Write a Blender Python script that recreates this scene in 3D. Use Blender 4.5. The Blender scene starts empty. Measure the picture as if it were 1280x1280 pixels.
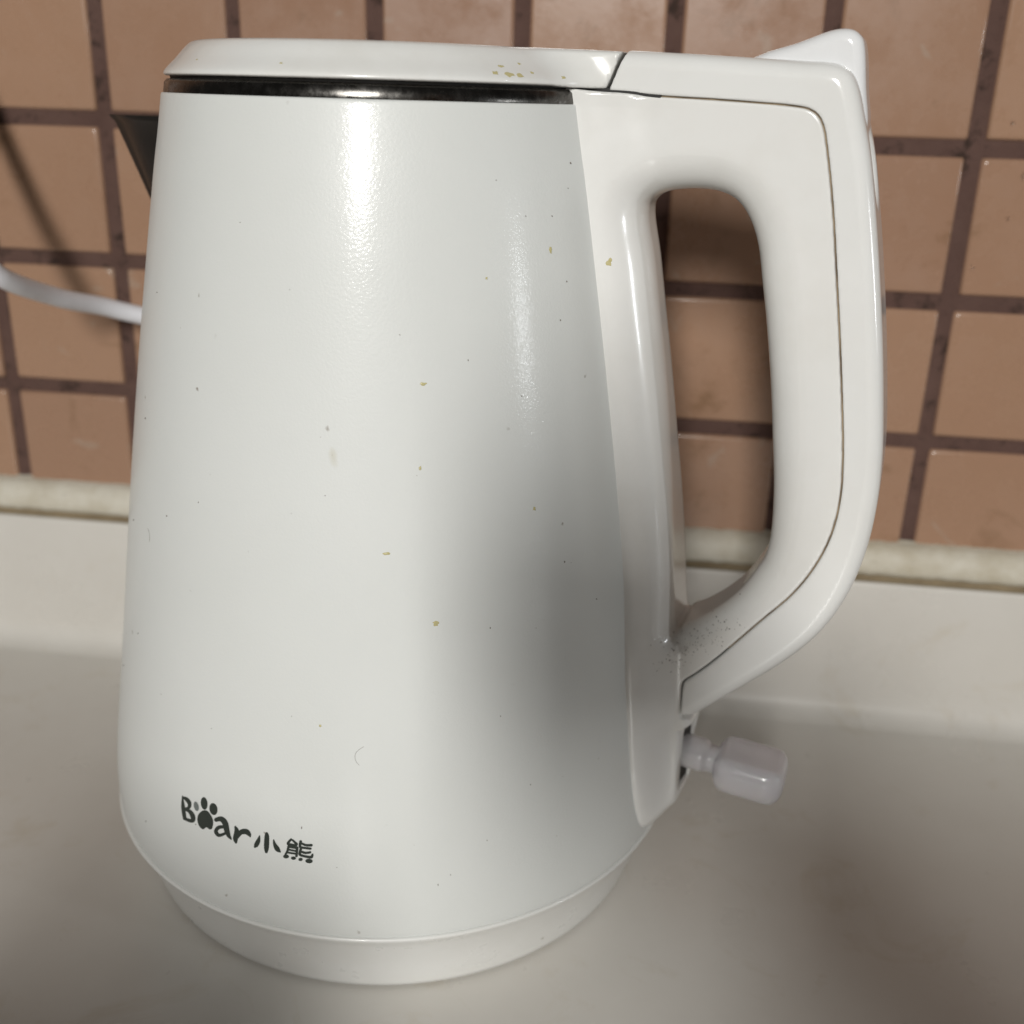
import bpy, bmesh, math, random
import numpy as np
from mathutils import Vector, Matrix
from mathutils.bvhtree import BVHTree
random.seed(7); np.random.seed(7)
PI = math.pi
S = bpy.context.scene
COL = S.collection

# ------------------------------------------------------------------ camera
PITCH, ROLL, CAM_Z = 0.36863, 0.02940, 0.22336
cd = bpy.data.cameras.new('camera')
cam = bpy.data.objects.new('camera', cd); COL.objects.link(cam)
cd.sensor_fit = 'HORIZONTAL'; cd.sensor_width = 36.0; cd.lens = 1346.5 / 1280 * 36
cd.clip_start = 0.01; cd.clip_end = 60
fw = Vector((0, math.cos(PITCH), -math.sin(PITCH)))
up = Vector((0, math.sin(PITCH), math.cos(PITCH))); ri = Vector((1, 0, 0))
c, s = math.cos(ROLL), math.sin(ROLL)
r2 = c * ri + s * up; u2 = -s * ri + c * up
cam.matrix_world = Matrix(((r2.x, u2.x, -fw.x, 0), (r2.y, u2.y, -fw.y, 0), (r2.z, u2.z, -fw.z, CAM_Z), (0, 0, 0, 1)))
cd.dof.use_dof = True; cd.dof.focus_distance = 0.252; cd.dof.aperture_fstop = 11
S.camera = cam

# ------------------------------------------------------------------ world and lamps
W = bpy.data.worlds.new('World'); S.world = W; W.use_nodes = True
bg = W.node_tree.nodes['Background']; bg.inputs['Color'].default_value = (1.0, 0.96, 0.90, 1); bg.inputs['Strength'].default_value = 0.048

def area(name, loc, target, size, sy, power, col):
    l = bpy.data.lights.new(name, 'AREA'); l.shape = 'RECTANGLE'; l.size = size; l.size_y = sy; l.energy = power; l.color = col
    o = bpy.data.objects.new(name, l); COL.objects.link(o); o.location = loc
    o.rotation_euler = (Vector(target) - Vector(loc)).to_track_quat('-Z', 'Y').to_euler()
    return o
def sph(az, el, d, c=(-.02, .30, .16)):
    a, e = math.radians(az), math.radians(el)
    return (c[0] + d * math.sin(a) * math.cos(e), c[1] - d * math.cos(a) * math.cos(e), c[2] + d * math.sin(e))
RL = area('room_lamp', sph(-9, 21.5, 1.9), (.0, .39, .07), .19, .42, 30.5, (1.0, .985, .95))
area('side_lamp', sph(64, 5, 2.2), (-.02, .30, .14), .03, .28, 4.5, (.93, .97, 1.0))
S.view_settings.view_transform = 'Standard'; S.view_settings.look = 'None'
S.view_settings.exposure = 0.0; S.view_settings.gamma = 1.0

# ------------------------------------------------------------------ places
YAW, DW = -0.12382, 0.38704                    # tiled wall: turn and distance
TW = Vector((math.cos(YAW), math.sin(YAW), 0)); NW = Vector((-math.sin(YAW), math.cos(YAW), 0))
KX, KY = -0.0343, 0.2994                       # kettle axis
PHI = math.radians(-20)                        # direction of the handle

# ------------------------------------------------------------------ materials
def mat(name, col, rough=.5, metal=0, spec=.5, coat=0, coat_r=.1, **k):
    m = bpy.data.materials.new(name); m.use_nodes = True
    b = m.node_tree.nodes['Principled BSDF']
    b.inputs['Base Color'].default_value = (*col, 1); b.inputs['Roughness'].default_value = rough
    b.inputs['Metallic'].default_value = metal; b.inputs['Specular IOR Level'].default_value = spec
    b.inputs['Coat Weight'].default_value = coat; b.inputs['Coat Roughness'].default_value = coat_r
    for kk, v in k.items(): b.inputs[kk.replace('_', ' ')].default_value = v
    return m, m.node_tree, b
def N(nt, t, **k):
    n = nt.nodes.new(t)
    for a, v in k.items():
        if a.startswith('i_'): n.inputs[a[2:].replace('_', ' ')].default_value = v
        else: setattr(n, a, v)
    return n
def ramp(nt, src, stops):
    r = nt.nodes.new('ShaderNodeValToRGB'); nt.links.new(src, r.inputs[0])
    e = r.color_ramp.elements
    while len(e) > 1: e.remove(e[-1])
    e[0].position = stops[0][0]; e[0].color = (*stops[0][1], 1)
    for p, cc in stops[1:]:
        x = e.new(p); x.color = (*cc, 1)
    return r.outputs[0]
def g(v): return (v, v, v)
def mix(nt, fac, a, b, mode='MIX'):
    m = nt.nodes.new('ShaderNodeMix'); m.data_type = 'RGBA'; m.blend_type = mode; m.clamp_factor = True
    for sock, v in ((m.inputs[0], fac), (m.inputs[6], a), (m.inputs[7], b)):
        if isinstance(v, (int, float)): sock.default_value = v
        elif isinstance(v, tuple): sock.default_value = (*v, 1)
        else: nt.links.new(v, sock)
    return m.outputs[2]
def coord(nt, scale=(1, 1, 1)):
    t = nt.nodes.new('ShaderNodeTexCoord'); mp = nt.nodes.new('ShaderNodeMapping'); mp.inputs['Scale'].default_value = scale
    nt.links.new(t.outputs['Object'], mp.inputs[0]); return mp.outputs[0]
def noise(nt, vec, scale, detail=3, rough=.5, dist=0):
    n = N(nt, 'ShaderNodeTexNoise'); n.inputs['Scale'].default_value = scale; n.inputs['Detail'].default_value = detail
    n.inputs['Roughness'].default_value = rough; n.inputs['Distortion'].default_value = dist
    nt.links.new(vec, n.inputs['Vector']); return n.outputs['Fac']
def bump(nt, b, h, strength, dist):
    n = N(nt, 'ShaderNodeBump'); n.inputs['Strength'].default_value = strength; n.inputs['Distance'].default_value = dist
    nt.links.new(h, n.inputs['Height']); nt.links.new(n.outputs[0], b.inputs['Normal'])
def specks(nt, vec, scale, thr, keep):
    """mask of tiny irregular dirt specks: 1 on a speck"""
    nz = N(nt, 'ShaderNodeTexNoise'); nz.inputs['Scale'].default_value = scale * 3; nt.links.new(vec, nz.inputs['Vector'])
    ma = N(nt, 'ShaderNodeVectorMath', operation='MULTIPLY_ADD'); nt.links.new(nz.outputs['Color'], ma.inputs[0])
    ma.inputs[1].default_value = (.35 / scale,) * 3; nt.links.new(vec, ma.inputs[2])
    v = N(nt, 'ShaderNodeTexVoronoi'); v.inputs['Scale'].default_value = scale; nt.links.new(ma.outputs[0], v.inputs['Vector'])
    sep = N(nt, 'ShaderNodeSeparateColor'); nt.links.new(v.outputs['Color'], sep.inputs[0])
    # the size of each speck comes from its cell; most cells carry none
    sz = N(nt, 'ShaderNodeMapRange'); sz.inputs['From Min'].default_value = keep; sz.inputs['From Max'].default_value = 1
    sz.inputs['To Min'].default_value = 0; sz.inputs['To Max'].default_value = thr
    nt.links.new(sep.outputs[0], sz.inputs['Value'])
    d = N(nt, 'ShaderNodeMath', operation='SUBTRACT'); nt.links.new(sz.outputs[0], d.inputs[0]); nt.links.new(v.outputs['Distance'], d.inputs[1])
    m = N(nt, 'ShaderNodeMath', operation='MULTIPLY'); m.inputs[1].default_value = 14; m.use_clamp = True
    nt.links.new(d.outputs[0], m.inputs[0])
    o = N(nt, 'ShaderNodeMath', operation='MULTIPLY'); nt.links.new(m.outputs[0], o.inputs[0]); nt.links.new(sep.outputs[1], o.inputs[1])
    return o.outputs[0]

# satin enamel of the kettle shell
M_SHELL, nt, b = mat('shell_enamel', (.74, .755, .74), .38, coat=.26, coat_r=.11, spec=.32)
v = coord(nt)
col = mix(nt, ramp(nt, noise(nt, v, 9, 4, .6), [(.35, g(0)), (.75, g(1))]), (.695, .713, .698), (.650, .668, .648))
col = mix(nt, specks(nt, v, 170, .13, .74), col, (.26, .23, .19))
col = mix(nt, specks(nt, v, 62, .065, .82), col, (.20, .17, .12))
col = mix(nt, specks(nt, coord(nt, (1.3, 1.1, .8)), 34, .10, .80), col, (.50, .46, .33))
nt.links.new(col, b.inputs['Base Color'])
sc = noise(nt, coord(nt), 1500, 2, .6)
bump(nt, b, sc, .22, .0002)
bn = [n_ for n_ in nt.nodes if n_.bl_idname == 'ShaderNodeBump'][0]; nt.links.new(bn.outputs[0], b.inputs['Coat Normal'])
nt.links.new(ramp(nt, noise(nt, v, 70, 4, .6), [(.3, g(.36)), (.75, g(.48))]), b.inputs['Roughness'])

def plastic(name, col, rough, dirt=(.45, .40, .30), amount=.25):
    m, nt, b = mat(name, col, rough, coat=.2, coat_r=.06)
    v = coord(nt)
    cc = mix(nt, ramp(nt, noise(nt, v, 22, 5, .65), [(.46, g(0)), (.80, g(min(1, amount * 1.6)))]), col, tuple(.9 * x for x in dirt))
    cc = mix(nt, specks(nt, v, 120, .10, .80), cc, (.22, .19, .14))
    nt.links.new(cc, b.inputs['Base Color'])
    nt.links.new(ramp(nt, noise(nt, v, 90, 4, .6), [(.3, g(rough * .8)), (.8, g(rough * 1.5))]), b.inputs['Roughness'])
    bump(nt, b, noise(nt, v, 500, 2), .04, .0002)
    return m
M_HANDLE = plastic('handle_plastic', (.765, .765, .745), .17, amount=.12)
M_COVER = plastic('cover_plastic', (.765, .77, .755), .14, amount=.08)
M_LID = plastic('lid_plastic', (.75, .755, .735), .20, amount=.16)
M_BASE = plastic('base_plastic', (.73, .735, .715), .30, amount=.10)
M_BUTTON = plastic('button_plastic', (.78, .79, .80), .12, amount=.03)
M_CORD, nt, b = mat('cord_rubber', (.74, .75, .79), .38)
bump(nt, b, noise(nt, coord(nt), 260, 3), .3, .0004)
M_STEEL, nt, b = mat('band_steel', (.20, .19, .175), .22, metal=1)
v = coord(nt, (1, 1, 1))
nt.links.new(mix(nt, ramp(nt, noise(nt, v, 160, 5, .7), [(.45, g(0)), (.72, g(1))]), (.09, .086, .08), (.16, .153, .145)), b.inputs['Base Color'])
nt.links.new(ramp(nt, noise(nt, v, 300, 4, .7), [(.3, g(.14)), (.8, g(.42))]), b.inputs['Roughness'])
bump(nt, b, noise(nt, v, 420, 4, .7), .12, .0003)
M_SPOUT, nt, b = mat('spout_steel', (.012, .011, .010), .42, metal=.0, spec=.25)
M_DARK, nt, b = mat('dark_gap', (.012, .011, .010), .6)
M_SEAM, nt, b = mat('seam_grime', (.16, .115, .07), .8)
v = coord(nt)
nt.links.new(mix(nt, ramp(nt, noise(nt, v, 120, 4), [(.4, g(0)), (.65, g(1))]), (.30, .23, .15), (.12, .085, .055)), b.inputs['Base Color'])
M_LOGO, nt, b = mat('logo_print', (.028, .036, .030), .42)
M_STAIN, nt, b = mat('dried_drop', (.58, .50, .16), .25); b.inputs['Alpha'].default_value = .55
M_FLECK, nt, b = mat('dirt_fleck', (.16, .14, .115), .8)
M_KNOB, nt, b = mat('knob_translucent', (.82, .81, .84), .17, IOR=1.47)
b.inputs['Transmission Weight'].default_value = .45
b.inputs['Subsurface Weight'].default_value = .6; b.inputs['Subsurface Scale'].default_value = .006
b.inputs['Subsurface Radius'].default_value = (1, .9, 1)

# ceramic tiles
M_TILE, nt, b = mat('tile_ceramic', (.40, .24, .15), .30, coat=.25, coat_r=.12)
oi = N(nt, 'ShaderNodeObjectInfo'); geo = N(nt, 'ShaderNodeNewGeometry')
wp = geo.outputs['Position']
c1 = mix(nt, noise(nt, wp, 14, 5, .6), (.272, .156, .101), (.335, .203, .137))
c1 = mix(nt, oi.outputs['Random'], c1, mix(nt, .5, c1, (.40, .245, .155), 'MIX'))
st = ramp(nt, noise(nt, wp, 34, 6, .7, .6), [(.58, g(0)), (.70, g(.5))])
c1 = mix(nt, st, c1, (.165, .092, .042))
c1 = mix(nt, specks(nt, wp, 60, .20, .80), c1, (.15, .085, .04))
c1 = mix(nt, ramp(nt, noise(nt, wp, 55, 3, .5, 1.2), [(.68, g(0)), (.73, g(.30))]), c1, (.38, .32, .26))
nt.links.new(c1, b.inputs['Base Color'])
nt.links.new(ramp(nt, noise(nt, wp, 45, 5, .7), [(.3, g(.16)), (.7, g(.40))]), b.inputs['Roughness'])
bump(nt, b, noise(nt, wp, 70, 4, .6), .10, .001)
M_GROUT, nt, b = mat('grout', (.12, .075, .065), .9)
wp = N(nt, 'ShaderNodeNewGeometry').outputs['Position']
c1 = mix(nt, noise(nt, wp, 60, 6, .7), (.064, .030, .023), (.135, .078, .062))
c1 = mix(nt, ramp(nt, noise(nt, wp, 130, 5, .7), [(.54, g(0)), (.66, g(1))]), c1, (.035, .018, .012))
nt.links.new(c1, b.inputs['Base Color'])
bump(nt, b, noise(nt, wp, 300, 6, .75), .7, .0012)
# caulk bead, counter
M_CAULK, nt, b = mat('caulk', (.62, .58, .47), .55)
wp = N(nt, 'ShaderNodeNewGeometry').outputs['Position']
c1 = mix(nt, ramp(nt, noise(nt, wp, 40, 6, .7), [(.42, g(0)), (.70, g(1))]), (.57, .54, .46), (.42, .37, .27))
c1 = mix(nt, ramp(nt, noise(nt, wp, 190, 6, .75), [(.63, g(0)), (.76, g(.6))]), c1, (.22, .18, .12))
nt.links.new(c1, b.inputs['Base Color'])
bump(nt, b, noise(nt, wp, 110, 4, .6), .35, .0010)
M_GRIME, nt, b = mat('groove_grime', (.14, .10, .055), .9)
wp = N(nt, 'ShaderNodeNewGeometry').outputs['Position']
nt.links.new(mix(nt, noise(nt, wp, 90, 5, .7), (.09, .062, .03), (.34, .27, .17)), b.inputs['Base Color'])
M_COUNTER, nt, b = mat('solid_surface', (.66, .63, .575), .30, coat=.15, coat_r=.2)
wp = N(nt, 'ShaderNodeNewGeometry').outputs['Position']
c1 = mix(nt, ramp(nt, noise(nt, wp, 8, 5, .6), [(.35, g(0)), (.75, g(1))]), (.635, .615, .575), (.555, .53, .485))
c1 = mix(nt, ramp(nt, noise(nt, wp, 30, 6, .7, .8), [(.55, g(0)), (.74, g(.5))]), c1, (.48, .42, .32))
c1 = mix(nt, specks(nt, wp, 45, .08, .85), c1, (.46, .40, .31))
nt.links.new(c1, b.inputs['Base Color'])
nt.links.new(ramp(nt, noise(nt, wp, 24, 5, .65), [(.3, g(.24)), (.75, g(.46))]), b.inputs['Roughness'])
bump(nt, b, noise(nt, wp, 12, 3), .10, .004)

# ------------------------------------------------------------------ object helpers
def link(name, me, m, parent=None, smooth=True):
    o = bpy.data.objects.new(name, me); COL.objects.link(o)
    if m is not None: me.materials.append(m)
    if smooth: me.polygons.foreach_set('use_smooth', [True] * len(me.polygons))
    if parent is not None: o.parent = parent
    return o
def empty(name, loc, rz, label, cat, group=None):
    o = bpy.data.objects.new(name, None); COL.objects.link(o); o.location = loc; o.rotation_euler = (0, 0, rz)
    o['label'] = label; o['category'] = cat
    if group: o['group'] = group
    return o
def pydata(name, vs, fs):
    me = bpy.data.meshes.new(name); me.from_pydata([tuple(v) for v in vs], [], fs); me.update(); return me
def catmull(P, n=8, closed=False):
    P = np.array(P, float); m = len(P); out = []
    for i in range(m if closed else m - 1):
        if closed: a, b_, c_, d = P[(i - 1) % m], P[i], P[(i + 1) % m], P[(i + 2) % m]
        else: a, b_, c_, d = P[max(i - 1, 0)], P[i], P[i + 1], P[min(i + 2, m - 1)]
        for t in np.linspace(0, 1, n, endpoint=False):
            out.append(.5 * ((2 * b_) + (c_ - a) * t + (2 * a - 5 * b_ + 4 * c_ - d) * t * t + (3 * b_ - a - 3 * c_ + d) * t ** 3))
    if not closed: out.append(P[-1])
    return np.array(out)
def tube(name, pts, rad, m, parent=None, seg=16, caps=True):
    P = [Vector(p) for p in catmull(pts, 10)]; vs, fs = [], []
    T = [(P[min(i + 1, len(P) - 1)] - P[max(i - 1, 0)]).normalized() for i in range(len(P))]
    nrm = T[0].orthogonal().normalized()
    for i, p in enumerate(P):
        nrm = (nrm - T[i] * nrm.dot(T[i])).normalized(); bn = T[i].cross(nrm)
        for k in range(seg):
            a = 2 * PI * k / seg; vs.append(p + rad * (math.cos(a) * nrm + math.sin(a) * bn))
    for i in range(len(P) - 1):
        for k in range(seg):
            a, b_ = i * seg + k, i * seg + (k + 1) % seg
            fs.append((a, b_, b_ + seg, a + seg))
    if caps: fs += [tuple(range(seg))[::-1], tuple(range((len(P) - 1) * seg, len(P) * seg))]
    return link(name, pydata(name, vs, fs), m, parent)
def lathe(name, prof, m, parent, seg=192):
    vs, fs = [], []
    for r, z in prof:
        for k in range(seg):
            a = 2 * PI * k / seg; vs.append((r * math.cos(a), r * math.sin(a), z))
    for i in range(len(prof) - 1):
        for k in range(seg):
            k2 = (k + 1) % seg; fs.append((i * seg + k, i * seg + k2, (i + 1) * seg + k2, (i + 1) * seg + k))
    me = pydata(name, vs, fs)
    return link(name, me, m, parent)

# --- implicit solids: surface nets over a distance field, corners pulled onto the true surface
def poly_sd(poly, X, Y):
    """signed distance to a closed polygon, negative inside"""
    sh = X.shape; x = X.ravel(); y = Y.ravel(); P = np.asarray(poly); Q = np.roll(P, -1, 0)
    out = np.empty(len(x))
    for s0 in range(0, len(x), 8000):
        xx = x[s0:s0 + 8000, None]; yy = y[s0:s0 + 8000, None]
        ex, ey = Q[:, 0] - P[:, 0], Q[:, 1] - P[:, 1]
        wx, wy = xx - P[:, 0], yy - P[:, 1]
        t = np.clip((wx * ex + wy * ey) / (ex * ex + ey * ey + 1e-18), 0, 1)
        dd = ((wx - t * ex) ** 2 + (wy - t * ey) ** 2).min(1)
        c1 = yy >= P[:, 1]; c2 = yy < Q[:, 1]; c3 = ex * wy > ey * wx
        fl = (c1 & c2 & c3) | (~c1 & ~c2 & ~c3)
        out[s0:s0 + 8000] = np.sqrt(dd) * np.where(fl.sum(1) % 2 == 1, -1, 1)
    return out.reshape(sh)
def rmax(a, b_, r):   # rounded intersection
    return np.minimum(np.maximum(a, b_), -r) + np.sqrt(np.maximum(r + a, 0) ** 2 + np.maximum(r + b_, 0) ** 2)
def smin(a, b_, k):
    h = np.maximum(k - np.abs(a - b_), 0) / k
    return np.minimum(a, b_) - h * h * k * .25
def nets(name, pre, f, lo, hi, h, m, parent):
    """pre(X,Z) -> 2D fields; f(fields, X, Y, Z) -> distance.  Units mm, output metres."""
    ax = [np.arange(lo[i], hi[i] + h, h) for i in range(3)]
    X2, Z2 = np.meshgrid(ax[0], ax[2], indexing='ij')
    F2 = [a[:, None, :] for a in pre(X2, Z2)]
    V = f(F2, ax[0][:, None, None], ax[1][None, :, None], ax[2][None, None, :]) + np.zeros((len(ax[0]), len(ax[1]), len(ax[2])))
    ins = V < 0; nx, ny, nz = V.shape
    cnt = np.zeros((nx - 1, ny - 1, nz - 1), np.int8)
    for i in (0, 1):
        for j in (0, 1):
            for k in (0, 1): cnt += ins[i:nx - 1 + i, j:ny - 1 + j, k:nz - 1 + k]
    act = (cnt > 0) & (cnt < 8); idx = -np.ones(act.shape, np.int64); ci = np.argwhere(act); idx[act] = np.arange(len(ci))
    acc = np.zeros((len(ci), 3)); num = np.zeros(len(ci))
    I, J, K = ci.T
    for d in range(3):
        o1, o2 = [q for q in range(3) if q != d]
        for p in (0, 1):
            for q in (0, 1):
                a = [I.copy(), J.copy(), K.copy()]; a[o1] += p; a[o2] += q
                e_ = [x.copy() for x in a]; e_[d] += 1
                va = V[a[0], a[1], a[2]]; vb = V[e_[0], e_[1], e_[2]]; cr = (va < 0) != (vb < 0)
                t = np.where(cr, va / np.where(cr, va - vb, 1), 0)
                pt = np.stack(a, 1).astype(float); pt[:, d] += t
                acc[cr] += pt[cr]; num[cr] += 1
    P = acc / num[:, None] * h + np.array([ax[0][0], ax[1][0], ax[2][0]])
    def ev(Q): return f([a for a in pre(Q[:, 0], Q[:, 2])], Q[:, 0], Q[:, 1], Q[:, 2])
    def grad(Q):
        e2 = .05; F0 = pre(Q[:, 0], Q[:, 2]); v0 = f(F0, Q[:, 0], Q[:, 1], Q[:, 2])
        vy = f(F0, Q[:, 0], Q[:, 1] + e2, Q[:, 2])
        vx = f(pre(Q[:, 0] + e2, Q[:, 2]), Q[:, 0] + e2, Q[:, 1], Q[:, 2]); vz = f(pre(Q[:, 0], Q[:, 2] + e2), Q[:, 0], Q[:, 1], Q[:, 2] + e2)
        G = np.stack([vx - v0, vy - v0, vz - v0], 1) / e2
        return v0, G
    for it in range(2):
        v0, G = grad(P); st = -v0[:, None] * G / np.maximum((G * G).sum(1), .2)[:, None]
        L = np.linalg.norm(st, axis=1, keepdims=True); st *= np.minimum(1, .6 * h / np.maximum(L, 1e-9)); P = P + st
    v0, G = grad(P); Nn = G / np.maximum(np.linalg.norm(G, axis=1, keepdims=True), 1e-9)
    quads = []
    for d in range(3):
        o1, o2 = (d + 1) % 3, (d + 2) % 3
        sl = [slice(None)] * 3; sl[d] = slice(0, V.shape[d] - 1); sh_ = [slice(None)] * 3; sh_[d] = slice(1, None)
        e_ = np.argwhere(ins[tuple(sl)] != ins[tuple(sh_)])
        e_ = e_[(e_[:, o1] > 0) & (e_[:, o2] > 0) & (e_[:, o1] < V.shape[o1] - 1) & (e_[:, o2] < V.shape[o2] - 1)]
        def cell(p, q):
            a = e_.copy(); a[:, o1] -= p; a[:, o2] -= q; return idx[a[:, 0], a[:, 1], a[:, 2]]
        q = np.stack([cell(1, 1), cell(0, 1), cell(0, 0), cell(1, 0)], 1)
        fl = ~ins[e_[:, 0], e_[:, 1], e_[:, 2]]; q[fl] = q[fl][:, ::-1]; quads.append(q)
    Qd = np.concatenate(quads); Qd = Qd[(Qd >= 0).all(1)]
    me = bpy.data.meshes.new(name); me.vertices.add(len(P)); me.vertices.foreach_set('co', (P / 1000).ravel())
    me.loops.add(len(Qd) * 4); me.loops.foreach_set('vertex_index', Qd.ravel())
    me.polygons.add(len(Qd)); me.polygons.foreach_set('loop_start', np.arange(0, len(Qd) * 4, 4)); me.polygons.foreach_set('loop_total', np.full(len(Qd), 4))
    me.update(calc_edges=True); me.validate()
    o = link(name, me, m, parent)
    if len(me.vertices) == len(Nn): me.normals_split_custom_set_from_vertices([tuple(v) for v in Nn])
    return o

# ------------------------------------------------------------------ the tiled wall
wall = bpy.data.objects.new('tiled_wall', None)
def wall_box(name, x0, x1, z0, z1, y0, y1):
    vs = [(x, y, z) for x in (x0, x1) for y in (y0, y1) for z in (z0, z1)]
    return pydata(name, vs, [(0, 1, 3, 2), (4, 6, 7, 5), (0, 4, 5, 1), (2, 3, 7, 6), (0, 2, 6, 4), (1, 5, 7, 3)])
wl = link('tiled_wall', wall_box('tiled_wall', -.62, .72, -.02, .60, .0014, .06), M_GROUT, smooth=False)
wl.location = NW * DW; wl.rotation_euler = (0, 0, YAW); wl['kind'] = 'structure'
wl['label'] = 'brown tiled kitchen wall behind the kettle'
PIT = .05; X0, Z0 = -0.19961, 0.21134; TS = .0446
def tile_mesh(w, hgt):
    b_ = bmesh.new(); e = .0011
    ring = []
    def rect(x, z, cx, y):
        pts = [(-x + cx, -z), (x - cx, -z), (x, -z + cx), (x, z - cx), (x - cx, z), (-x + cx, z), (-x, z - cx), (-x, -z + cx)]
        return [b_.verts.new((p[0], y, p[1])) for p in pts]
    R = [rect(w / 2, hgt / 2, .0006, .004), rect(w / 2, hgt / 2, .0006, .0011), rect(w / 2 - .0004, hgt / 2 - .0004, .0006, .0004), rect(w / 2 - e, hgt / 2 - e, .0008, 0)]
    for a, c_ in zip(R, R[1:]):
        for k in range(8): b_.faces.new((a[k], a[(k + 1) % 8], c_[(k + 1) % 8], c_[k]))
    b_.faces.new(R[-1]); bmesh.ops.recalc_face_normals(b_, faces=b_.faces)
    me = bpy.data.meshes.new('tile'); b_.to_mesh(me); b_.free(); me.materials.append(M_TILE)
    for p in me.polygons: p.use_smooth = len(p.vertices) == 4
    return me
TM = tile_mesh(TS, TS); cutz0, cutz1 = .0655, Z0 - 2 * PIT - .0027; TC = tile_mesh(TS, cutz1 - cutz0)
for j in range(-8, 14):
    for i in range(-5, 3):
        o = bpy.data.objects.new('tile', TC if i == 2 else TM); COL.objects.link(o); o.parent = wl
        zc = (cutz0 + cutz1) / 2 if i == 2 else Z0 - (i + .5) * PIT
        o.location = (X0 + (j + .5) * PIT + random.gauss(0, .00022), random.gauss(0, .00012), zc + (0 if i == 2 else random.gauss(0, .00022)))
        o.rotation_euler = (random.gauss(0, .003), random.gauss(0, .003), random.gauss(0, .003))

# ------------------------------------------------------------------ counter with coved upstand
def extrude_profile(name, prof, x0, x1, m, n=60, parent=None, wob=0):
    vs, fs = [], []; rr = random.Random(3)
    for i in range(n + 1):
        x = x0 + (x1 - x0) * i / n; a, b_ = rr.gauss(0, wob), rr.gauss(0, wob)
        for y, z in prof: vs.append((x, -y + a, z + b_))
    m_ = len(prof)
    for i in range(n):
        for k in range(m_ - 1): fs.append((i * m_ + k, i * m_ + k + 1, (i + 1) * m_ + k + 1, (i + 1) * m_ + k))
    me = pydata(name, vs, fs); o = link(name, me, m, parent); return o
U = .0062; CR = .010
prof = [(-.002, .0560), (U - .0022, .0560), (U - .0008, .0566), (U - .0002, .0578), (U + .0002, .0570), (U + .0006, .0555), (U + .0006, .03), (U + .0006, CR + .004)]
for k in range(0, 13):
    a = PI / 2 * k / 12; prof.append((U + .0006 + CR * (1 - math.cos(a)), CR * (1 - math.sin(a))))
prof += [(.03, 0), (.06, 0), (.12, 0), (.3, 0), (.62, 0), (.63, -.004), (.634, -.015), (.634, -.04)]
ct = extrude_profile('countertop', prof, -.75, .85, M_COUNTER, 40)
ct.location = NW * DW; ct.rotation_euler = (0, 0, YAW); ct['kind'] = 'structure'; ct['label'] = 'off-white countertop with coved upstand'
bead = [(-.001, .0728)]
for k in range(0, 9):
    a = PI / 2 * k / 8; bead.append((.0004 + .0064 * math.sin(a), .0622 + .0098 * math.cos(a)))
bead += [(.0058, .0606), (.0030, .0598), (-.001, .0598)]
cb = extrude_profile('caulk_bead', bead, -.6, .7, M_CAULK, 420, wl, .00012)
gr = extrude_profile('groove', [(-.001, .0604), (.0042, .0604), (.0046, .0585), (.0046, .0562)], -.6, .7, M_GRIME, 60, wl)

# ------------------------------------------------------------------ the kettle
K = empty('electric_kettle', (KX, KY, 0), PHI, 'white electric kettle with loop handle and dark metal rim band standing on the counter', 'kettle')
RZ = [(.0243, .0853), (.0262, .0857), (.030, .0858), (.036, .0856), (.044, .0848), (.055, .0833), (.08, .0797), (.12, .0741), (.16, .0680), (.20, .0613), (.2128, .0589), (.2214, .0574)]
pr = catmull([(r, z) for z, r in RZ], 6)
def rbody(z): return np.interp(z, pr[:, 1], pr[:, 0])
prof = [(.080, .0246), (.0845, .0243)] + [tuple(q) for q in pr] + [(.0572, .2218), (.0566, .2219), (.0560, .2212)]
body = lathe('kettle_body', prof, M_SHELL, K, 256)
lathe('base_ring', [(.070, .0005), (.0762, .0005), (.0773, .0012), (.0778, .0026), (.0800, .0095), (.0832, .0190), (.0853, .0226), (.0861, .0238), (.0862, .0243), (.0858, .0247), (.0852, .0246), (.0848, .0240), (.080, .0236)], M_BASE, K, 256)
lathe('rim_band', [(.0555, .2205), (.0567, .2209), (.0568, .2222), (.0564, .2243), (.0557, .2250), (.0540, .2251), (.050, .2251)], M_STEEL, K, 256)
lathe('rim_gap_line', [(.050, .2246), (.0548, .2248), (.0551, .2264), (.045, .2270)], M_DARK, K, 128)  # near-black ring drawn as the gap line under the lid

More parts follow.
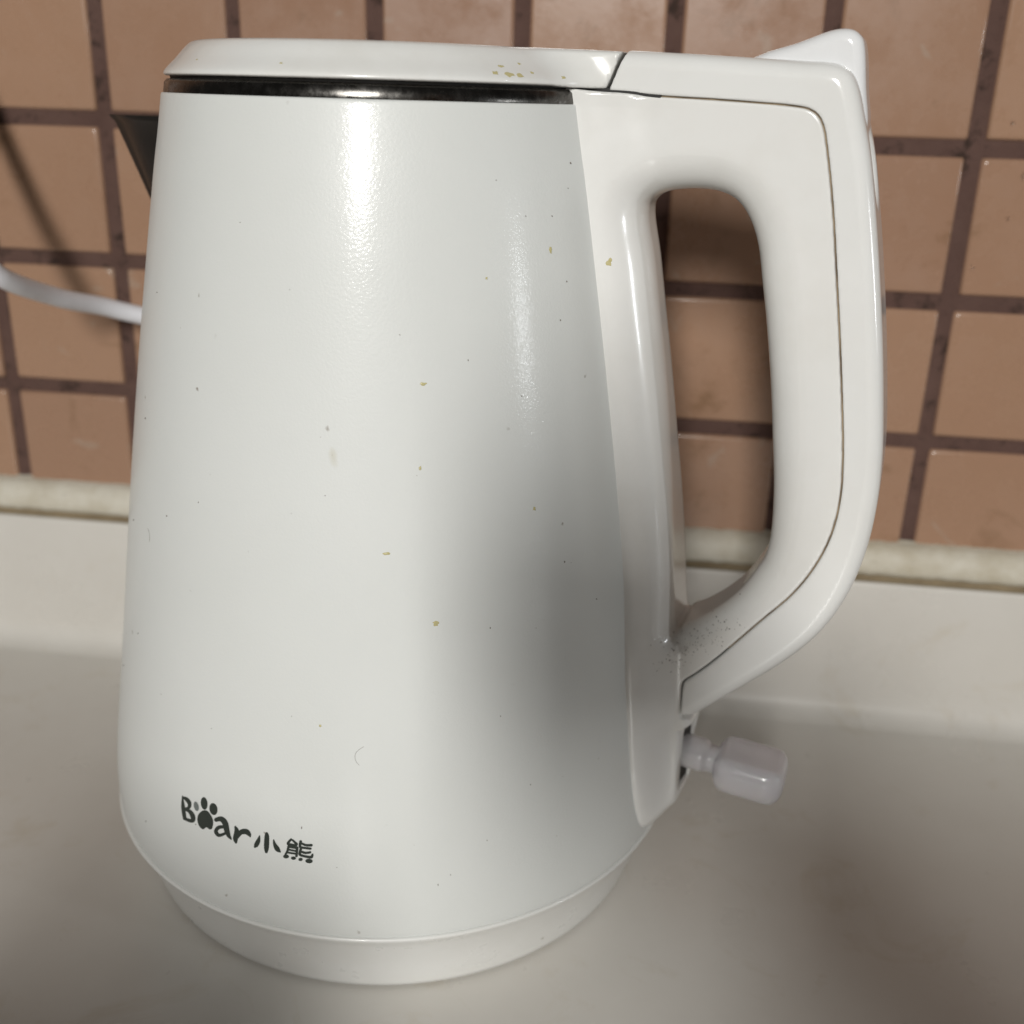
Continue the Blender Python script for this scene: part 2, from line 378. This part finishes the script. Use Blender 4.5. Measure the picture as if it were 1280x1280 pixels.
# handle outlines in the handle's own plane: (distance from the axis, height) in mm
outer = [(60, 233.9), (64.8, 233.8), (79.5, 233.3), (95.4, 232.6), (104.5, 232.2), (110.8, 231.9), (114.6, 230.3), (116.9, 226.6), (118.9, 220.5), (121.4, 212.3), (124.4, 199.2), (127.2, 185.4), (129.8, 171.2), (132.1, 156.3), (133.5, 144.7), (133.9, 132.7), (132.9, 120), (129.9, 107.5), (124.5, 96.2), (116.6, 86.3), (108.1, 77.9), (100.3, 70.4), (95.2, 65.6)]
conn = [(94.6, 63.6), (95.4, 61.0), (94.9, 57.4), (93.6, 51), (93.9, 44), (94.0, 38.5), (92.6, 33.8), (89.4, 30.4), (86.8, 27.4), (84.5, 24.8), (82, 22.6), (76, 22)]
top_in = [(44, 226.2), (58, 224.95), (65.4, 224.65), (72.9, 224.05), (87.5, 223.6), (96.4, 223.2), (103.6, 222.8), (107.6, 222.0), (110.0, 219.7), (111.7, 214.6), (114.6, 202), (117.5, 186.4), (120.1, 172), (122.6, 157), (124.3, 145.5), (125.1, 135.4), (124.4, 125.9), (121.8, 116.9), (117.1, 107.8), (110, 98.6), (100.9, 86.8), (95.6, 80.6), (92.6, 77.6), (91.6, 75.8), (91.5, 72), (91.7, 66.5), (91.9, 64.6)]
hole = [(71.34, 200.42), (73.6, 202.24), (77.47, 203.39), (83.3, 203.88), (88.18, 203.4), (92.19, 201.59), (95.46, 197.71), (98.02, 191.7), (99.9, 183.27), (101.93, 173.7), (104.46, 159.92), (106.67, 145.64), (108.52, 133.01), (109.35, 122.08), (108.89, 115.21), (106.93, 110.26), (103.38, 103.75), (98.56, 98.06), (93.55, 93.6), (89.9, 91.4), (87.6, 90.4), (85.7, 106.43), (83.5, 124.72), (80.96, 142.24), (78.31, 159.07), (75.34, 175.26), (73.19, 187.03), (71.37, 194.68), (70.91, 198.11)]
inner_edge = [(float(rbody(z / 1000)) * 1000 - 7, z) for z in (26, 40, 60, 90, 120, 150, 180, 205, 219)] + [(44, 221)]
oc, cc_, ti = catmull(outer, 5), catmull(conn, 5), catmull(top_in, 5)
all_poly = np.concatenate([oc, cc_, inner_edge, [(44, 233.9)]])
grip_poly = np.concatenate([ti, cc_, inner_edge])
hole_p = catmull(hole, 5, True)
cut_poly = np.concatenate([ti, [(91.9, 40), (40, 40), (40, 226.2)]])
def Wside(R, z):
    """half width of the moulding: broad where it hugs the shell, slimmer out at the grip"""
    rb = np.interp(z / 1000, pr[:, 1], pr[:, 0]) * 1000
    low = 1 / (1 + np.exp((z - 88) / 9.0)); lg_ = 1 / (1 + np.exp((z - 60) / 3.0))
    ws = 16.2 + 5.0 * low
    t = np.clip((R - (rb - 2.0)) / (17 - 5 * low - 4 * lg_), 0, 1); t = t * t * (3 - 2 * t)
    wg = 12.7 - 4.3 * lg_
    q = np.clip((50 - z) / 27.0, 0, .9999) ** 2.5
    ws = ws * (1 - q) ** .4
    return ws + (wg - ws) * t
def pre_grip(X, Z): return [poly_sd(all_poly, X, Z), poly_sd(hole_p, X, Z), poly_sd(grip_poly, X, Z), Wside(X, Z)]
def f_grip(F, X, Y, Z):
    da, dh, dg, wS = F
    side = (np.abs(Y) - wS) * .93
    a = rmax(dg, side, .55)
    a = rmax(a, rmax(da, side, 3.4), .3)
    a = rmax(a, -dh, 6.0 + 4.5 / (1 + np.exp(np.clip((128 - Z) / 11.0, -30, 30))))
    a = rmax(a, (X - 93.2 - .20 * Y) * .98 - np.maximum(Z - 59, 0) * 1.2, 1.0)   # end face of the switch housing
    # socket for the switch lever in the end face
    sx, sy, sz = np.abs(X - 95) - 9, np.abs(Y) - 4.6, np.abs(Z - 47) - 10.5
    q = np.sqrt(np.maximum(sx, 0) ** 2 + np.maximum(sy + 2, 0) ** 2 + np.maximum(sz + 2, 0) ** 2) - 2 + np.minimum(np.maximum(sx, np.maximum(sy, sz)), 0)
    return rmax(a, -q, .7)
HG = nets('handle_grip', pre_grip, f_grip, (52, -23, 20), (127, 23, 228), .7, M_HANDLE, K)
def pre_cover(X, Z): return [poly_sd(all_poly, X, Z), poly_sd(cut_poly, X, Z)]
def f_cover(F, X, Y, Z):
    da, dc = F
    wS = 12.7 + 0 * X
    side = np.abs(Y) - wS
    a = rmax(da, side, 3.9)
    a = rmax(a, -(dc - .36), .45)
    a = np.maximum(a, (66.3 - Z) * 1.0)                                # lower end
    a = rmax(a, .33 - ((X - 61.5) * .928 - (Z - 225.45) * .372), .35)  # slanting gap at the lid
    # thumb scoop below the button
    s_ = np.sqrt(((X - 126.5) / 1.0) ** 2 + (Y / 1.0) ** 2 + ((Z - 214) / 1.5) ** 2) - 8.6
    return rmax(a, -s_, .8)
CV = nets('handle_cover', pre_cover, f_cover, (58, -14.5, 63), (136, 14.5, 236), .7, M_COVER, K)
# grimy filler strip seen down in the seam, and dark ribbon standing for the shade in the lid gap
def ribbon(name, line, off, w, m, parent):
    vs, fs = [], []; L = np.array(line); T = np.gradient(L, axis=0); T /= np.linalg.norm(T, axis=1)[:, None]; Nm = np.stack([-T[:, 1], T[:, 0]], 1)
    for q, n_ in zip(L, Nm):
        for sgn, y in ((-1, -w), (-1, w), (1, w), (1, -w)):
            p_ = q + n_ * off * sgn; vs.append((p_[0] / 1000, y / 1000, p_[1] / 1000))
    for i in range(len(L) - 1):
        for k in range(4): fs.append((i * 4 + k, i * 4 + (k + 1) % 4, (i + 1) * 4 + (k + 1) % 4, (i + 1) * 4 + k))
    fs += [(0, 1, 2, 3), ((len(L) - 1) * 4 + 3, (len(L) - 1) * 4 + 2, (len(L) - 1) * 4 + 1, (len(L) - 1) * 4)]
    return link(name, pydata(name, vs, fs), m, parent, smooth=False)
ribbon('seam_filler', ti[14:100], .5, 11.6, M_SEAM, K)
ribbon('lid_gap_shade', [(46, 225.3), (62.2, 225.15), (74, 224.3)], .5, 12.5, M_DARK, K)

# lid: a shallow cap whose arm runs back towards the handle
lidp = catmull([(0, 234.9), (30, 234.7), (44, 234.3), (48.2, 233.9), (50.4, 232.7), (53.2, 229.8), (55.4, 227.7), (56.3, 226.6), (56.3, 225.95), (55.6, 225.6)], 4)
lidp = np.concatenate([lidp, [(0, 225.6)]]); lidp = np.concatenate([lidp, np.stack([-lidp[::-1, 0], lidp[::-1, 1]], 1)[1:-1]])
rad_cache = {}
def lid_rad(r, z):
    if 'g' not in rad_cache:
        gr_, gz = np.arange(0, 90, .25), np.arange(220, 242, .25); A, B_ = np.meshgrid(gr_, gz, indexing='ij')
        rad_cache['g'] = poly_sd(lidp, A, B_)
    G_ = rad_cache['g']; u = np.clip(r / .25, 0, G_.shape[0] - 1.001); v_ = np.clip((z - 220) / .25, 0, G_.shape[1] - 1.001) + 0 * u; u = u + 0 * v_
    i, j = u.astype(int), v_.astype(int); a, b_ = u - i, v_ - j
    return (G_[i, j] * (1 - a) * (1 - b_) + G_[i + 1, j] * a * (1 - b_) + G_[i, j + 1] * (1 - a) * b_ + G_[i + 1, j + 1] * a * b_)
def pre_lid(X, Z): return [np.maximum(Z - (233.9 - .012 * (X - 60)), 225.45 - Z - .02 * (X - 61))]
def f_lid(F, X, Y, Z):
    r = np.sqrt(X * X + Y * Y)
    cap = lid_rad(r, Z)
    arm = rmax(rmax(F[0], np.abs(Y) - 12.7, 1.6), -X + 20, 1)
    a = smin(cap, arm, 11.0)
    a = rmax(rmax(a, 225.45 - Z, .4), Z - (233.95 - .004 * X), .9)
    return rmax(a, (X - 61.5) * .928 - (Z - 225.45) * .372 + .33, .35)
LID = nets('lid', pre_lid, f_lid, (-60, -60, 223.5), (68, 60, 237), .8, M_LID, K)

# push button standing up between the cheeks of the cover
btn = catmull([(88, 229), (94.3, 233.4), (102, 235.9), (109.0, 238.5), (112.8, 238.9), (115.2, 237.8), (116.6, 235.2), (118.0, 227), (119.4, 219), (118, 212), (112, 212), (104, 221)], 4, True)
nets('push_button', lambda X, Z: [poly_sd(btn, X, Z)], lambda F, X, Y, Z: rmax(F[0], np.abs(Y) - 7.4, 2.6), (85, -9, 209), (122, 9, 241), .6, M_BUTTON, K)

# switch lever: stem with a collar and a rounded translucent paddle
link('socket_shade', pydata('socket_shade', [(x + (.0012 + .2 * y if x > .09 else 0), y, z) for x in (.082, .0905) for y in (-.0044, .0044) for z in (.0368, .0572)], [(0, 1, 3, 2), (4, 6, 7, 5), (0, 4, 5, 1), (2, 3, 7, 6), (0, 2, 6, 4), (1, 5, 7, 3)]), M_DARK, K, smooth=False)  # black block set in the slot, standing for the shade inside it
LV = bpy.data.objects.new('switch_lever', None); COL.objects.link(LV); LV.parent = K
def f_lever(F, X, Y, Z):
    a_ = math.radians(-5); cx, cz = 111.2, 45.6
    u = (X - cx) * math.cos(a_) + (Z - cz) * math.sin(a_); v_ = -(X - cx) * math.sin(a_) + (Z - cz) * math.cos(a_)
    def rb(u, y, v_, hx, hy, hz, r):
        qx, qy, qz = np.abs(u) - hx + r, np.abs(y) - hy + r, np.abs(v_) - hz + r
        return np.sqrt(np.maximum(qx, 0) ** 2 + np.maximum(qy, 0) ** 2 + np.maximum(qz, 0) ** 2) + np.minimum(np.maximum(qx, np.maximum(qy, qz)), 0) - r
    qx, qy, qz = np.abs(u) - 7.0, np.abs(Y) - 4.8, np.abs(v_) - 1.9
    pad = rb(u, Y, v_, 10.7, 9.8, 5.3, 4.4)
    plan = np.sqrt(np.maximum(np.abs(u) - 3.6, 0) ** 2 + np.maximum(np.abs(Y) - 2.8, 0) ** 2) - 7.0
    pad = rmax(pad, plan, 2.2)
    neck = np.sqrt((v_ + .2) ** 2 + Y ** 2) - (4.0 + 0 * u); neck = rmax(neck, np.abs(u + 12) - 6, .6)
    stem = np.sqrt((v_ * 1.0 - .2) ** 2 + (Y * .85) ** 2) - 4.6; stem = rmax(stem, np.abs(u + 19) - 6.6, 1.8)
    return smin(smin(pad, neck, 1.0), stem, 1.0)
nets('switch_paddle', lambda X, Z: [X * 0], f_lever, (80, -11, 36), (125, 11, 57), .55, M_KNOB, LV)

# spout: sheet-metal V that leaves the shell opposite the handle
vs, fs = [], []; NS, NR = 34, 14
def spout_ring(z, t, ins):
    f = (z - 160) / 55.0; tip = -(64.5 + 24.0 * f + 1.0 * f * f) + ins; hw = 1.5 + 22 * f ** .8 - ins * .6
    rb = float(rbody(z / 1000)) * 1000 - 4; pts = []
    bx = -math.sqrt(max(rb * rb - hw * hw, 1))
    ctrl = [(bx, -hw), (bx + (tip - bx) * .55, -hw * .62), (tip + 4.5 * (f + .15), -3.6 * f - .3), (tip, 0), (tip + 4.5 * (f + .15), 3.6 * f + .3), (bx + (tip - bx) * .55, hw * .62), (bx, hw)]
    return catmull(ctrl, 6)
zs = list(np.linspace(160, 213.2, NR)) + [214.4, 215.2]
rings = [spout_ring(z, 0, 0 if z < 213.3 else -.6 - (z - 214) * .5) for z in zs] + [spout_ring(z, 0, 1.3) for z in zs[::-1]]
zz2 = zs + [z if z < 215 else 215.0 for z in zs[::-1]]
n = len(rings[0])
for q, z in zip(rings, zz2): vs += [(a[0] / 1000, a[1] / 1000, z / 1000) for a in q]
for i in range(len(rings) - 1):
    for k in range(n - 1): fs.append((i * n + k, (i + 1) * n + k, (i + 1) * n + k + 1, i * n + k + 1))
SP = link('spout', pydata('spout', vs, fs), M_SPOUT, K)

# printed logo, laid on the shell (lettering traced as brush strokes, in units of the emblem)
CT = [-2.257258, 0.630546, -0.005604, -0.230576, 0.050263, -0.020454, 0.076693, -0.028794]
CZ = [0.056368, 0.0227, -0.036496, -0.015571, 0.008906, -0.003438, 0.004676, -0.003914]
lvs, lfs = [], []; layer = [0]
def on_shell(x, y, off):
    u, v_ = x / 1000, y / 1000; bas = (1, u, v_, u * u, u * v_, v_ * v_, u ** 3, u * u * v_)
    th = sum(a * b_ for a, b_ in zip(CT, bas)) - PHI; z = sum(a * b_ for a, b_ in zip(CZ, bas)); r = float(rbody(z)) + off
    return (r * math.cos(th), r * math.sin(th), z)
def stroke(pts):
    layer[0] += 1; off = .00006 + layer[0] * .0000022
    P = catmull(pts, 6) if len(pts) > 2 else catmull([pts[0], tuple((a + b_) / 2 for a, b_ in zip(*pts)), pts[1]], 4)
    T = np.gradient(P[:, :2], axis=0); T /= np.maximum(np.linalg.norm(T, axis=1), 1e-9)[:, None]; Nm = np.stack([-T[:, 1], T[:, 0]], 1)
    L = [p_[:2] + n_ * p_[2] / 2 for p_, n_ in zip(P, Nm)]; R = [p_[:2] - n_ * p_[2] / 2 for p_, n_ in zip(P, Nm)]
    def cap(p_, t, sg):
        a0 = math.atan2(t[1] * sg, t[0] * sg); return [p_[:2] + p_[2] / 2 * np.array((math.cos(a0 + q), math.sin(a0 + q))) for q in np.linspace(-PI / 2, PI / 2, 7)[1:-1]]
    i0 = len(lvs)
    for l, r in zip(L, R): lvs.append(on_shell(*l, off)); lvs.append(on_shell(*r, off))
    for i in range(len(P) - 1): lfs.append((i0 + 2 * i, i0 + 2 * i + 1, i0 + 2 * i + 3, i0 + 2 * i + 2))
    for p_, t, sg, a, b_ in ((P[0], T[0], -1, i0, i0 + 1), (P[-1], T[-1], 1, i0 + 2 * len(P) - 1, i0 + 2 * len(P) - 2)):
        cpts = cap(p_, t, sg); j0 = len(lvs)
        for q in cpts: lvs.append(on_shell(*q, off))
        lfs.append(tuple([a] + list(range(j0, j0 + len(cpts))) + [b_]))
def blob(pts, n_=5):
    layer[0] += 1; off = .00006 + layer[0] * .0000022; P = catmull(pts, n_, True); c0 = P.mean(0); i0 = len(lvs)
    lvs.append(on_shell(*c0, off))
    for q in P: lvs.append(on_shell(*q, off))
    for i in range(len(P)): lfs.append((i0, i0 + 1 + i, i0 + 1 + (i + 1) % len(P)))
def ell(cx, cy, rx, ry, rot):
    a = math.radians(rot); blob([(cx + rx * math.cos(t) * math.cos(a) - ry * math.sin(t) * math.sin(a), cy + rx * math.cos(t) * math.sin(a) + ry * math.sin(t) * math.cos(a)) for t in np.linspace(0, 2 * PI, 9)[:-1]])
stroke([(119, 158, 8), (129, 245, 30), (146, 332, 28)])
stroke([(124, 168, 16), (154, 184, 30), (178, 216, 30), (174, 248, 26), (144, 260, 22)])
stroke([(142, 262, 18), (180, 276, 28), (206, 312, 36), (212, 348, 32), (182, 348, 26), (146, 332, 22)])
ell(293, 217, 26, 50, -9); ell(367, 262, 31, 48, -14)
blob([(245, 345), (252, 302), (283, 273), (318, 275), (348, 308), (368, 355), (364, 408), (345, 420), (318, 403), (292, 418), (262, 392)])
stroke([(392, 345, 34), (430, 340, 40), (462, 372, 44), (478, 430, 42), (494, 470, 30), (514, 496, 12)])
stroke([(470, 400, 22), (415, 405, 30), (393, 435, 30), (418, 466, 26), (466, 452, 22)])
stroke([(543, 402, 16), (556, 440, 40), (548, 490, 40), (553, 522, 20)])
stroke([(562, 482, 26), (590, 444, 40), (630, 440, 42), (655, 462, 30), (664, 478, 12)])
stroke([(737, 472, 8), (728, 512, 34), (712, 545, 36), (704, 556, 20)])
stroke([(793, 455, 22), (795, 480, 38), (795, 560, 40), (795, 596, 24)])
stroke([(850, 505, 10), (860, 540, 26), (882, 575, 38), (904, 596, 14)])
for q in ([(988, 502, 19), (964, 534, 21), (1002, 544, 19), (1030, 548, 19)], [(1000, 506, 14), (1034, 538, 21)], [(970, 556, 19), (962, 590, 18), (948, 616, 17)], [(968, 556, 18), (1038, 568, 18)], [(1038, 566, 21), (1035, 628, 21)],
          [(972, 580, 15), (1032, 591, 15)], [(966, 602, 15), (1030, 612, 15)], [(1064, 518, 22), (1060, 545, 21), (1064, 562, 19), (1100, 568, 18), (1142, 574, 18)], [(1070, 532, 17), (1105, 546, 18), (1148, 548, 21)],
          [(1066, 578, 21), (1060, 612, 21), (1072, 624, 19), (1120, 636, 19), (1152, 638, 22), (1158, 620, 17)], [(1072, 596, 17), (1104, 606, 18), (1140, 602, 18)]): stroke(q)
ell(953, 632, 23, 15, 5); ell(1012, 645, 20, 13, 8); ell(1068, 655, 17, 13, 0); ell(1134, 668, 29, 17, 8)
lg = link('logo_lettering', pydata('logo_lettering', lvs, lfs), M_LOGO, K, smooth=False)
lg['label'] = 'small dark printed paw emblem and lettering'
M_TOE, nt, b = mat('worn_print', (.15, .17, .165), .45)
lvs, lfs = [], []; ell(233, 238, 18, 38, -17); link('worn_toe', pydata('worn_toe', lvs, lfs), M_TOE, K, smooth=False)

# dried drops, hairs and dirt flecks
dr, df = [], []
def drop(th, z, rx, rz, seed):
    r_ = random.Random(seed); i0 = len(dr); th -= PHI; rb = float(rbody(z))
    dr.append(((rb + .00035) * math.cos(th), (rb + .00035) * math.sin(th), z))
    for k in range(12):
        a = 2 * PI * k / 12; w_ = r_.uniform(.6, 1.25); t2 = th + rx * w_ * math.cos(a) / rb; z2 = z + rz * w_ * math.sin(a); r3 = float(rbody(z2)) + .00003
        dr.append((r3 * math.cos(t2), r3 * math.sin(t2), z2))
    for k in range(12): df.append((i0, i0 + 1 + k, i0 + 1 + (k + 1) % 12))
for q, (th, z, a, b_) in enumerate([(-.8538, .1907, .0006, .0012), (-1.1319, .1854, .0004, .0005), (-1.3657, .1631, .0010, .0006), (-.9918, .1321, .0007, .0007), (-1.4884, .1249, .0013, .0006), (-1.3411, .1077, .0011, .0008), (-1.3815, .1444, .0004, .0008), (-1.6954, .0821, .0006, .0006)]): drop(th, z, a * .72, b_ * .72, q)
o = link('dried_drops', pydata('dried_drops', dr, df), M_STAIN, K); o['kind'] = 'stuff'
dr, df = [], []
r_ = random.Random(11)
pos = [(-2.1608, .1311), (-.8344, .198), (-.9592, .1983), (-1.0748, .206), (-2.0291, .1957), (-1.211, .1679), (-.8309, .1748), (-1.75, .055), (-1.2, .05), (-1.35, .04), (-1.05, .062)] + [(r_.uniform(-2.7, -.7), r_.uniform(.035, .21)) for _ in range(30)]
for q, (th, z) in enumerate(pos): s_ = r_.uniform(.00007, .00019) * (1.3 if q < 11 else 1); drop(th, z, s_ * r_.uniform(.5, 1.2), s_ * r_.uniform(.5, 1.8), 100 + q)
o = link('dirt_flecks', pydata('dirt_flecks', dr, df), M_FLECK, K); o['kind'] = 'stuff'
for th, z, L_, sd in [(-2.4547, .1145, .004, 1), (-1.55, .078, .006, 2)]:
    r_ = random.Random(sd); a = r_.uniform(0, PI); pts = []
    for k in range(6):
        t = k / 5; a += r_.uniform(.15, .6); th += L_ / 5 * math.cos(a) / .08; z += L_ / 5 * math.sin(a); rb = float(rbody(z)) + .00002
        pts.append((rb * math.cos(th - PHI), rb * math.sin(th - PHI), z))
    tube('stuck_hair', pts, .00004, M_FLECK, K, seg=5)
# flecks in the crook of the handle
bv = BVHTree.FromPolygons([v_.co.copy() for v_ in HG.data.vertices], [tuple(p_.vertices) for p_ in HG.data.polygons])
fv, ff = [], []
def fleck(R, z, s_, el_=1.0, ang=0.0):
    hit = bv.ray_cast(Vector((R / 1000, -.05, z / 1000)), Vector((0, 1, 0)))
    if hit[0] is None: return
    n_ = hit[1] if hit[1].y < 0 else -hit[1]; t1 = n_.cross(Vector((0, 0, 1))).normalized(); t2 = n_.cross(t1); t1, t2 = t1 * math.cos(ang) + t2 * math.sin(ang), t2 * math.cos(ang) - t1 * math.sin(ang)
    i0 = len(fv); fv.append(hit[0] + n_ * .00012)
    for k in range(8):
        a = 2 * PI * k / 8; w_ = random.uniform(.7, 1.2); fv.append(hit[0] + n_ * .00004 + (t1 * math.cos(a) * el_ + t2 * math.sin(a)) * s_ * w_)
    for k in range(8): ff.append((i0, i0 + 1 + k, i0 + 1 + (k + 1) % 8))
for R, z in [(98.9, 100.8), (96.3, 98.7), (98.5, 96.3), (101, 96.2), (93.1, 91.7), (88.5, 85.6), (87.8, 82.8), (90.4, 82.9), (93.8, 95.9), (103.8, 103.4)]: fleck(R, z, .00026)
for _ in range(150):
    t = random.random(); R = 87 + 15 * t + random.gauss(0, 2.6); z = 82 + 14 * t + random.gauss(0, 2.2); fleck(R, z, random.uniform(.00005, .00013), random.uniform(1, 3.5), random.uniform(0, PI))
M_SMUDGE, nt, b = mat('grime_smudge', (.13, .10, .07), .8); b.inputs['Alpha'].default_value = .6
o = link('handle_flecks', pydata('handle_flecks', fv, ff), M_SMUDGE, K); o['kind'] = 'stuff'
fv, ff = [], []; fleck(64.9, 186.6, .0008); fleck(65.3, 187.3, .0005); fleck(71.8, 94.8, .0004)
o = link('handle_drops', pydata('handle_drops', fv, ff), M_STAIN, K); o['kind'] = 'stuff'

# cooking splashes on the lid, found by aiming at the kettle's axis
bv2 = BVHTree.FromPolygons([v_.co.copy() for v_ in LID.data.vertices], [tuple(p_.vertices) for p_ in LID.data.polygons])
fv, ff = [], []
def splash(th, z, s_):
    th -= PHI; h_ = bv2.ray_cast(Vector((.09 * math.cos(th), .09 * math.sin(th), z)), Vector((-math.cos(th), -math.sin(th), 0)))
    if h_[0] is None: return
    n_ = h_[1]; n_ = n_ if n_.dot(Vector((math.cos(th), math.sin(th), 0))) > 0 else -n_; t1 = n_.cross(Vector((0, 0, 1))).normalized(); t2 = n_.cross(t1)
    i0 = len(fv); fv.append(h_[0] + n_ * .00015)
    for k in range(9):
        a = 2 * PI * k / 9; fv.append(h_[0] + n_ * .00004 + (t1 * math.cos(a) * 1.5 + t2 * math.sin(a)) * s_ * random.uniform(.5, 1.2))
    for k in range(9): ff.append((i0, i0 + 1 + k, i0 + 1 + (k + 1) % 9))
for th, z, s_ in [(-.98, .2277, .0009), (-.93, .2275, .0007), (-1.04, .2279, .0006), (-.86, .2282, .0004), (-.90, .2300, .0004), (-1.0, .2293, .0005), (-.70, .2275, .0005), (-1.9, .2285, .0003), (-2.4, .2290, .0003)]: splash(th, z, s_)
o = link('lid_splashes', pydata('lid_splashes', fv, ff), M_STAIN, K); o['kind'] = 'stuff'

# water drops standing on the tiles to the right of the kettle
M_WATER, nt, b = mat('water', (1, 1, 1), .03, IOR=1.33); b.inputs['Transmission Weight'].default_value = 1
def water(x, z, r_):
    bm = bmesh.new(); bmesh.ops.create_uvsphere(bm, u_segments=14, v_segments=8, radius=1)
    for v_ in bm.verts: v_.co = Vector((x + v_.co.x * r_, v_.co.y * r_ * .55 - .0001, z + v_.co.z * r_ * (1.25 if v_.co.z < 0 else .9)))
    me = bpy.data.meshes.new('water_drop'); bm.to_mesh(me); bm.free(); link('water_drop', me, M_WATER, wl)
for x, z, r_ in [(.117, .2035, .0009), (.1235, .2015, .0007), (.1205, .1985, .0011), (.128, .2040, .0006), (.1105, .2195, .0006), (.133, .1975, .0008), (.137, .2065, .0005), (.126, .1905, .0006), (.1435, .2010, .0007), (.106, .1735, .0006), (.1145, .190, .0005), (.1395, .2205, .0006)]: water(x, z, r_)

# ------------------------------------------------------------------ the cord
cpts = [(-.030, .3905, .020), (-.050, .3915, .060), (-.085, .3945, .110), (-.122, .3965, .1375), (-.146, .3900, .1470), (-.1590, .3700, .1547), (-.1670, .3450, .1668), (-.1745, .349, .181), (-.182, .358, .196), (-.190, .372, .215), (-.199, .380, .240), (-.210, .385, .270)]
cord = tube('power_cord', cpts, .0033, M_CORD, None, 18)
cord['label'] = 'white power cord curving along the tiles left of the kettle'; cord['category'] = 'cord'

# ------------------------------------------------------------------ the phone that takes the picture and the person who holds it (unseen behind the lens, sized and posed to shade the kettle's right side)
M_PHONE, nt, b = mat('phone_glass', (.02, .02, .024), .2)
PR = bpy.data.objects.new('phone', None); COL.objects.link(PR)
PR['label'] = 'unseen black phone held up in front of the kettle, sized to shade it'; PR['category'] = 'phone'
PR.matrix_world = Matrix(((r2.x, u2.x, -fw.x, 0), (r2.y, u2.y, -fw.y, 0), (r2.z, u2.z, -fw.z, CAM_Z), (0, 0, 0, 1)))
def slab(name, x0, x1, y0, y1, z0, z1, r, m, parent):
    b_ = bmesh.new(); bmesh.ops.create_cube(b_, size=1)
    for v_ in b_.verts: v_.co = Vector(((x0 + x1) / 2 + v_.co.x * (x1 - x0), (y0 + y1) / 2 + v_.co.y * (y1 - y0), (z0 + z1) / 2 + v_.co.z * (z1 - z0)))
    bmesh.ops.bevel(b_, geom=[e_ for e_ in b_.edges if abs(e_.verts[0].co.z - e_.verts[1].co.z) > 1e-6], offset=r, segments=6, affect='EDGES')
    me = bpy.data.meshes.new(name); b_.to_mesh(me); b_.free(); return link(name, me, m, parent, smooth=False)
slab('phone_body', -.049, .005, -.062, .028, .010, .018, .010, M_PHONE, PR)
slab('camera_bump', -.022, .005, -.020, .015, .0075, .0098, .006, M_PHONE, PR)
M_SKIN, nt, b = mat('skin', (.55, .36, .26), .5); M_SLEEVE, nt, b = mat('dark_jumper', (.06, .06, .08), .85)
jt = [((.50, -.55, -.25), .15), ((.48, -.54, .02), .14), ((.44, -.52, .28), .13), ((.42, -.50, .42), .055), ((.39, -.46, .50), .075), ((.37, -.45, .60), .085), ((.36, -.45, .68), .06),
      ((.60, -.55, .30), .06), ((.62, -.44, .04), .045), ((.34, -.26, .04), .045), ((.100, -.12, .125), .050), ((.040, -.058, .138), .048),
      ((.27, -.50, .30), .06), ((.02, -.44, .04), .042), ((-.17, -.22, .09), .034), ((-.150, -.09, .130), .052)]
ed_ = [(0, 1), (1, 2), (2, 3), (3, 4), (4, 5), (5, 6), (2, 7), (7, 8), (8, 9), (9, 10), (10, 11), (2, 12), (12, 13), (13, 14), (14, 15)]
for hz in (.182, .167, .152, .137):                                     # four fingers round the phone's edge
    i0 = len(jt); jt += [((.046, -.040, hz - .02), .0095), ((.040, -.012, hz - .006), .0085), ((.020, -.002, hz - .004), .0075)]; ed_ += [(11, i0), (i0, i0 + 1), (i0 + 1, i0 + 2)]
i0 = len(jt); jt += [((.010, -.070, .165), .013), ((-.008, -.058, .178), .010)]; ed_ += [(11, i0), (i0, i0 + 1)]
for fx, fz in ((-.020, .0), (-.007, .004), (.006, .003), (.018, -.002)):       # the other hand, half closed
    i0 = len(jt); jt += [((-.126 + fx * 1.8, -.045, .134 + fz), .013), ((-.118 + fx * 2.0, -.018, .134 + fz), .012), ((-.110 + fx * 2.0, .002, .118 + fz), .010)]; ed_ += [(15, i0), (i0, i0 + 1), (i0 + 1, i0 + 2)]
i0 = len(jt); jt += [((-.100, -.070, .132), .013), ((-.086, -.045, .132), .010)]; ed_ += [(15, i0), (i0, i0 + 1)]
me = bpy.data.meshes.new('person'); me.from_pydata([j[0] for j in jt], ed_, []); PE = bpy.data.objects.new('person', me); COL.objects.link(PE)
sk = PE.modifiers.new('skin', 'SKIN')
for v_, (p_, r_) in zip(me.skin_vertices[0].data, jt): v_.radius = (r_, r_)
me.skin_vertices[0].data[0].use_root = True
sb = PE.modifiers.new('sub', 'SUBSURF'); sb.levels = 2; sb.render_levels = 2
me.materials.append(M_SKIN); PE['label'] = 'unseen person standing to the right holding up the phone, posed to cast shade'; PE['category'] = 'person'
